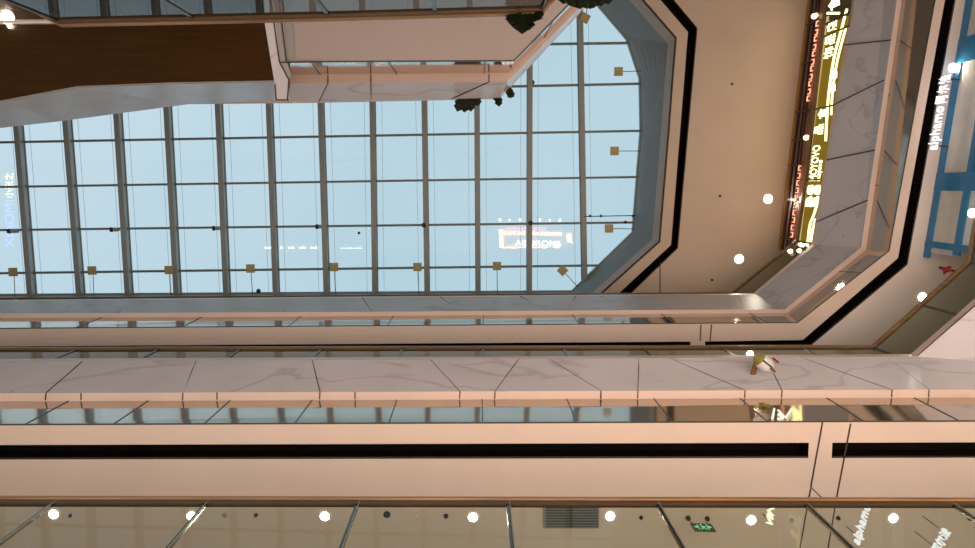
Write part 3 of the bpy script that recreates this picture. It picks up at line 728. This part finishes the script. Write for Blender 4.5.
MB().tube([p+Z*.02, p+Z*.02-nB*.34], .02, M['dark'], 6).build('arm', sl)
tw = thing('lettering_sign', BS(110, 17.4), 'glowing white lettering on small brackets beside the blue shop frame', 'sign')
def btext(name, body, ya, yb, h0, h1):
    a = BS(ya, h0)+nB*.12; c = BS(yb, h0)+nB*.12; m_ = MB(); text(m_, body, a, c, Z*(h1-h0), .05, M['white_l']); return m_.build(name, tw)
nB_s = nB
def btext2(name, body, ya, yb, h0, h1):
    off = .42; a = BS(ya, h0)+nB*off; c = BS(yb, h0)+nB*off; m_ = MB(); text(m_, body, a, c, Z*(h1-h0), .05, M['white_l']); return m_.build(name, tw)
btext2('word', 'alphamo', 151, 107, 17.22, 17.66)
for i, ch in enumerate(('\u963f', '\u5c14', '\u6cd5')): btext2('character', ch, 104-i*10, 96-i*10, 17.26, 17.66)
for py in (80, 147): a = BS(py, 17.5); MB().bar(a+nB*.05, a+nB*.42, .03, .03, M['dark']).build('bracket', tw)

# ================================================================ BLADE SIGNS seen through the nearest glass
def blade(word, xa, ya, xb, yb, hgt, lab, h=11.35, mat=None, bracket=True, rev=False):
    a, c = W(xa, ya, h), W(xb, yb, h); root = thing('blade_sign', lerp(a, c, .5), lab, 'sign', 'glowing blade signs behind the nearest glass')
    m_ = MB(); text(m_, word, a, c, Z*hgt, .04, mat or M['white_l']); m_.build('word', root)
    if bracket:
        for t in (.15, .85):
            p = lerp(a, c, t)+Z*hgt; MB().tube([p-Z*.02, V((p.x, p.y, hCA+CAM.z))], .008, M['dark'], 6).build('rod', root)
blade('alphamo', 862, 548, 873.5, 509, .28, 'glowing white lettering in a slanting line left of the rightmost downlight', 11.5)
blade('\u963f\u5c14\u6cd5', 940, 556, 952, 533, .22, 'large white characters at the lower right corner', 11.3)
blade('VIN', 773, 529, 775, 508, .22, 'pale lit strokes beside the sixth downlight', 11.6, emit('pale_letter', (1, .93, .7), 1.6))
# a sign's reflection drawn as glowing strokes, and yellow rosette on the reflective band
def on_strip(px, t):                     # point on the mirror strip A
    px = 475+(px-475)*(1+.11*t); a = W(px, 423.2-px*.0018, hCA); x = a.x; p = at_x(edgeA, x); q = at_x(gA_top, x); return lerp(p, q, t)
root = thing('sign_reflection', on_strip(779, .3), 'painted reflection of small lit letters on the reflective band right of the yellow rosette', 'sign')
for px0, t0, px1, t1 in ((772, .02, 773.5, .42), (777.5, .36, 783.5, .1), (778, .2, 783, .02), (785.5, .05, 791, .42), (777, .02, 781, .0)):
    MB().bar(on_strip(px0, t0)-V((0, .05, 0)), on_strip(px1, t1)-V((0, .05, 0)), .035, .03, emit('reflection_glow', (1, .97, .75), 1.0), up=V((0, 1, 0))).build('reflected_stroke', root)
root = thing('rosette', on_strip(763, .66), 'small yellow star rosette on the reflective band under the white oval ornament', 'ornament')
c0 = on_strip(763, .62)-V((0, .05, 0)); b = MB(); pts = []
for i in range(12):
    r_ = (.05 if i % 2 else .10); pts.append(c0+V((math.cos(i*math.pi/6)*r_, 0, math.sin(i*math.pi/6)*r_*1.3)))
b.loft(pts, [p+V((0, .04, 0)) for p in pts], M['yellow'], True); b.poly(pts, M['yellow']); b.build('star', root)
MB().obox(c0-V((0, .01, 0)), (.03, 0, 0), (0, .02, 0), (0, 0, .04), M['gold']).build('centre', root)

# ================================================================ ORNAMENTS
root = thing('oval_ornament', W(753.5, 375, 14.0), 'white oval ornament with yellow cap, on a brown bracket on the marble', 'ornament')
c0 = W(764, 363, 13.7); ax = (W(771, 369, 13.7)-W(756, 357, 13.7)).normalized(); L_ = .23
ps = []; rs = []
for i in range(13):
    t = -1+2*i/12; ps.append(c0+ax*L_*t); rs.append(max(.01, .155*math.sqrt(max(0, 1-t*t))))
MB().tube(ps, rs, M['white'], 16).build('body', root, True)
MB().tube(ps[:4], [r+.012 for r in rs[:4]], M['yellow'], 16).build('cap', root, True, 'yellow cap')
side = ax.cross(Z).normalized()
MB().tube([c0+ax*t-Z*.15*math.sqrt(1-t*t/.0784*.9)+side*.02 if abs(t) < .28 else c0 for t in (-.12, -.04, .04, .12)], .018, M['dark'], 6).build('stripe', root, label='dark stripe')
MB().tube([c0+ax*.10-Z*.15, c0+ax*.24-Z*.10], [.03, .02], M['orange'], 6).build('stripe_end', root, label='brown stripe end')
for px, py in ((774, 359), (777, 361.5)): p = W(px, py, 13.7); MB().obox(p, ax*.03, side*.02, Z*.02, M['red']).build('fin', root, label='small red fin')
b0 = W(752.5, 376, 13.95); b1 = W(757, 360, 13.75); MB().bar(b0, b1, .09, .05, M['orange']).build('bracket', root)
MB().bar(b1, c0, .03, .03, M['dark']).build('arm', root)

root = thing('red_bird', W(945, 270, 15.9), 'small red bird-shaped ornament on a rod beside the corner handrail', 'ornament')
c0 = W(946, 270, 15.9)
def PP(px, py, h=15.9): return W(px, py, h)
MB().tube([PP(941, 268), PP(944, 269), PP(948, 270), PP(951, 270)], [.03, .055, .06, .02], M['red'], 10).build('body', root, True)
MB().tube([PP(939, 267.3), PP(941.5, 268)], [.02, .045], M['dark'], 8).build('head', root)
for q_ in (((943, 269), (950, 270), (944, 275)), ((945, 268), (952.5, 268), (950, 265.5)), ((946, 270), (949, 270), (947, 273))):
    pa = [PP(*x) for x in q_]; MB().poly(pa, M['red']).loft(pa, [p+Z*.02 for p in pa], M['red'], True).build('wing', root)
MB().tube([PP(951, 270.3), PP(960, 272)], .025, M['dark'], 6).build('rod', root)

# ================================================================ PLANTS
def plant(lab, base, leaves, h, grp='plants along the opposite gallery edge'):
    root = thing('potted_plant', W(*base, h), lab, 'plant', grp); b0 = W(*base, h)
    for (x0, y0, x1, y1, w, dz) in leaves:
        a, t = W(x0, y0, h+.05), W(x1, y1, h+dz); ax = t-a; L = ax.length; s = ax.cross(Z).normalized(); n = 7; b = MB(); ll = []; rr = []; cc_ = []
        for i in range(n+1):
            u = i/n; wd = w*math.sin(math.pi*min(1, u*.93+.05))**.7*(1 if i < n else .02); c = a+ax*u-Z*(.35*L*u*u-.15*L*u)
            jag = 1+.18*((i % 2)*2-1); ll.append(c+s*wd*jag+Z*.03); rr.append(c-s*wd*jag+Z*.03); cc_.append(c)
        b.loft(ll, cc_, M['leaf']); b.loft(cc_, rr, M['leaf']); b.build('leaf', root)
    MB().tube([b0-Z*.1, b0+Z*.08], [.03, .02], M['soil'], 6).build('stem', root)
plant('dark leafy plant hanging over the marble edge, left one of the pair', (466, 95), [(463, 96, 457, 112, .11, -.1), (467, 96, 464, 113, .11, -.1), (470, 96, 471, 112, .10, -.15), (474, 96, 479, 106, .10, -.1)], hMB+.05)
plant('small dark leaf cluster at the marble corner, right one of the pair', (500, 93), [(498, 94, 499, 107, .08, -.1), (506, 93, 513, 90, .10, -.1), (508, 92, 514, 97, .08, -.1), (495, 95, 496, 101, .05, -.1)], hMB+.05)
plant('round dark plant below the bronze handrail corner, hanging over soffit', (520, 12), [(518, 12, 514, 29, .10, -.1), (522, 12, 522, 35, .11, -.1), (526, 12, 529, 31, .10, -.1), (514, 13, 510, 24, .09, -.1), (530, 12, 532, 24, .08, -.1), (536, 12, 538, 21, .08, -.1), (538, 8, 541, 18, .06, -.1)], hRA-.1)
plant('large dark plant at the top edge above the skylight tip', (585, -14), [(566 + i*6.2, -12, 563+i*7.6, 3+6.5*math.sin(math.pi*(i+.6)/7.2), .11, -.05) for i in range(7)]+[(578, -8, 580, 9.5, .13, 0), (590, -8, 590, 9.5, .13, 0)], hRA-.1)

# ================================================================ GROUND-FLOOR LIGHTED KIOSK AND HANGING SIGN (mirrored in the skylight)
def VR(px, py, h): 
    p = W(px, py, 2*(hSKY)-h); return V((p.x, p.y, h+CAM.z))
hk = .9
root = thing('kiosk', VR(538, 245, -1.6), 'lit kiosk whose orange bulb rows mirror in the skylight glass', 'kiosk')
k0, k1, k2, k3 = VR(500, 222, hk), VR(573, 222, hk), VR(571, 272, hk), VR(502, 272, hk)
dnk = Z*(hk+CAM.z)
MB().hexa([k0-dnk, k1-dnk, k2-dnk, k3-dnk, k0-Z*.05, k1-Z*.05, k2-Z*.05, k3-Z*.05], M['kiosk']).build('body', root)
def bulbs(xa, ya, xb, yb, n, mat, r=.13):
    for i in range(n):
        t = i/(n-1); p = VR(xa+(xb-xa)*t, ya+(yb-ya)*t, hk+.05); MB().obox(p, (r, 0, 0), (0, r, 0), (0, 0, .08), mat).build('bulb', root)
bulbs(505, 233, 560, 234, 13, M['kiosk_bulb'], .13); bulbs(501, 231, 502, 256, 8, M['kiosk_bulb'], .14); bulbs(569, 236, 572, 252, 5, M['kiosk_bulb'], .16)
bulbs(506, 249, 546, 249, 11, M['kiosk_bulb'], .15); bulbs(556, 247, 560, 258, 3, M['kiosk_bulb'], .22); bulbs(500, 220, 560, 220, 7, M['kiosk_white'], .09)
bulbs(508, 271, 535, 270, 5, M['kiosk_white'], .16); bulbs(545, 262, 566, 264, 4, M['kiosk_white'], .18)
MB().bar(VR(505, 230, hk+.02), VR(546, 230, hk+.02), .45, .04, M['kiosk_red']).build('red_band', root)
tb = MB(); text(tb, 'ABOROMS', VR(515, 245.5, hk+.03), VR(561, 246.5, hk+.03), VR(515, 240, hk+.03)-VR(515, 245.5, hk+.03), .05, M['kiosk_white']); tb.build('roof_lettering', root)
for x0, y0, x1, y1 in ((506, 262, 545, 262), (505, 268, 540, 268)): MB().bar(VR(x0, y0, hk), VR(x1, y1, hk), .07, .04, M['kiosk_white']).build('light_strip', root)
hs = 4.0
root = thing('hanging_sign', VR(14, 215, hs), 'blue and yellow lettering mirrored in the leftmost skylight panes', 'sign')
b = MB(); text(b, 'XIAOMI', VR(14, 246.5, hs), VR(14, 200, hs), Z*.95, .05, M['bluelit']); b.build('blue_word', root)
b = MB(); text(b, '\u5c0f\u7c73\u4e4b\u5bb6', VR(13.5, 198, hs), VR(13.5, 164, hs), Z*.9, .05, M['yellowlit']); b.build('yellow_word', root)
b = MB(); cr = VR(13.5, 154, hs)+Z*.45; ring = [cr+V((0, math.cos(t*math.pi/10)*.42, math.sin(t*math.pi/10)*.42)) for t in range(21)]; b.tube(ring, .09, M['yellowlit'], 6); b.build('ring', root)
b = MB(); s0, s1 = VR(16.5, 248, hs-.12), VR(16.5, 148, hs-.12); b.bar(s0, s1, .1, .1, M['dark']); b.build('support', root)
for t in (.15, .85):
    p = lerp(s0, s1, t); MB().tube([V((p.x, p.y, 0)), p], .06, M['dark'], 8).build('post', root)
# distant lit shop windows mirrored in the left part of the skylight
for i, (x0, y0, x1, n) in enumerate(((262, 248, 320, 5), (340, 249, 362, 3), (380, 252, 412, 4))):
    root = thing('display_counter', VR((x0+x1)/2, y0, -1.6), ('longest', 'shortest', 'middle sized')[i]+' lit display counter mirrored faintly in the skylight glass', 'counter', 'lit counters on the ground floor')
    a, c = VR(x0, y0, -.5), VR(x1, y0, -.5); MB().obox((a+c)/2-Z*.55, (c-a)/2, V((0, .35, 0)), Z*.53, M['kiosk']).build('cabinet', root)
    for j in range(n): p = lerp(a, c, (j+.5)/n); MB().obox(p+Z*.02, V((.25, 0, 0)), V((0, .08, 0)), Z*.02, M['kiosk_white']).build('lamp', root)

# ================================================================ LIGHT
w = bpy.data.worlds.new('sky'); scene.world = w; w.use_nodes = True; nt = w.node_tree; nt.nodes.clear()
o = nt.nodes.new('ShaderNodeOutputWorld'); bg = nt.nodes.new('ShaderNodeBackground'); nt.links.new(bg.outputs[0], o.inputs[0])
tc = nt.nodes.new('ShaderNodeTexCoord'); nz = nt.nodes.new('ShaderNodeTexNoise'); nz.inputs['Scale'].default_value = 1.6; nz.inputs['Detail'].default_value = 3
nt.links.new(tc.outputs['Generated'], nz.inputs['Vector'])
r = nt.nodes.new('ShaderNodeValToRGB'); r.color_ramp.elements[0].color = (.44, .60, .68, 1); r.color_ramp.elements[0].position = .35
r.color_ramp.elements[1].color = (.54, .67, .75, 1); r.color_ramp.elements[1].position = .65
nt.links.new(nz.outputs['Fac'], r.inputs[0]); nt.links.new(r.outputs[0], bg.inputs[0]); bg.inputs[1].default_value = 1.2
def area(loc, sx, sy, e, col, rot=(math.pi, 0, 0)):  # unseen upward fill panel, added to brighten the soffits
    l = bpy.data.lights.new('unseen_fill', 'AREA'); l.shape = 'RECTANGLE'; l.size = sx; l.size_y = sy; l.energy = e; l.color = col; l.specular_factor = 0
    ob = bpy.data.objects.new('unseen_fill', l); C.objects.link(ob); ob.location = loc; ob.rotation_euler = rot; ob.visible_glossy = False
    return ob
area((6, .5, .4), 18, 14, 2900, (1, .82, .70))
area((-16, .5, .4), 22, 14, 1300, (1, .90, .82))
area((-8, 9, 8.9+CAM.z), 18, 4, 150, (1, .90, .80)); area((7, 9, 8.9+CAM.z), 12, 4, 165, (1, .88, .76))  # added fill above the first gallery floor for the soffit over it
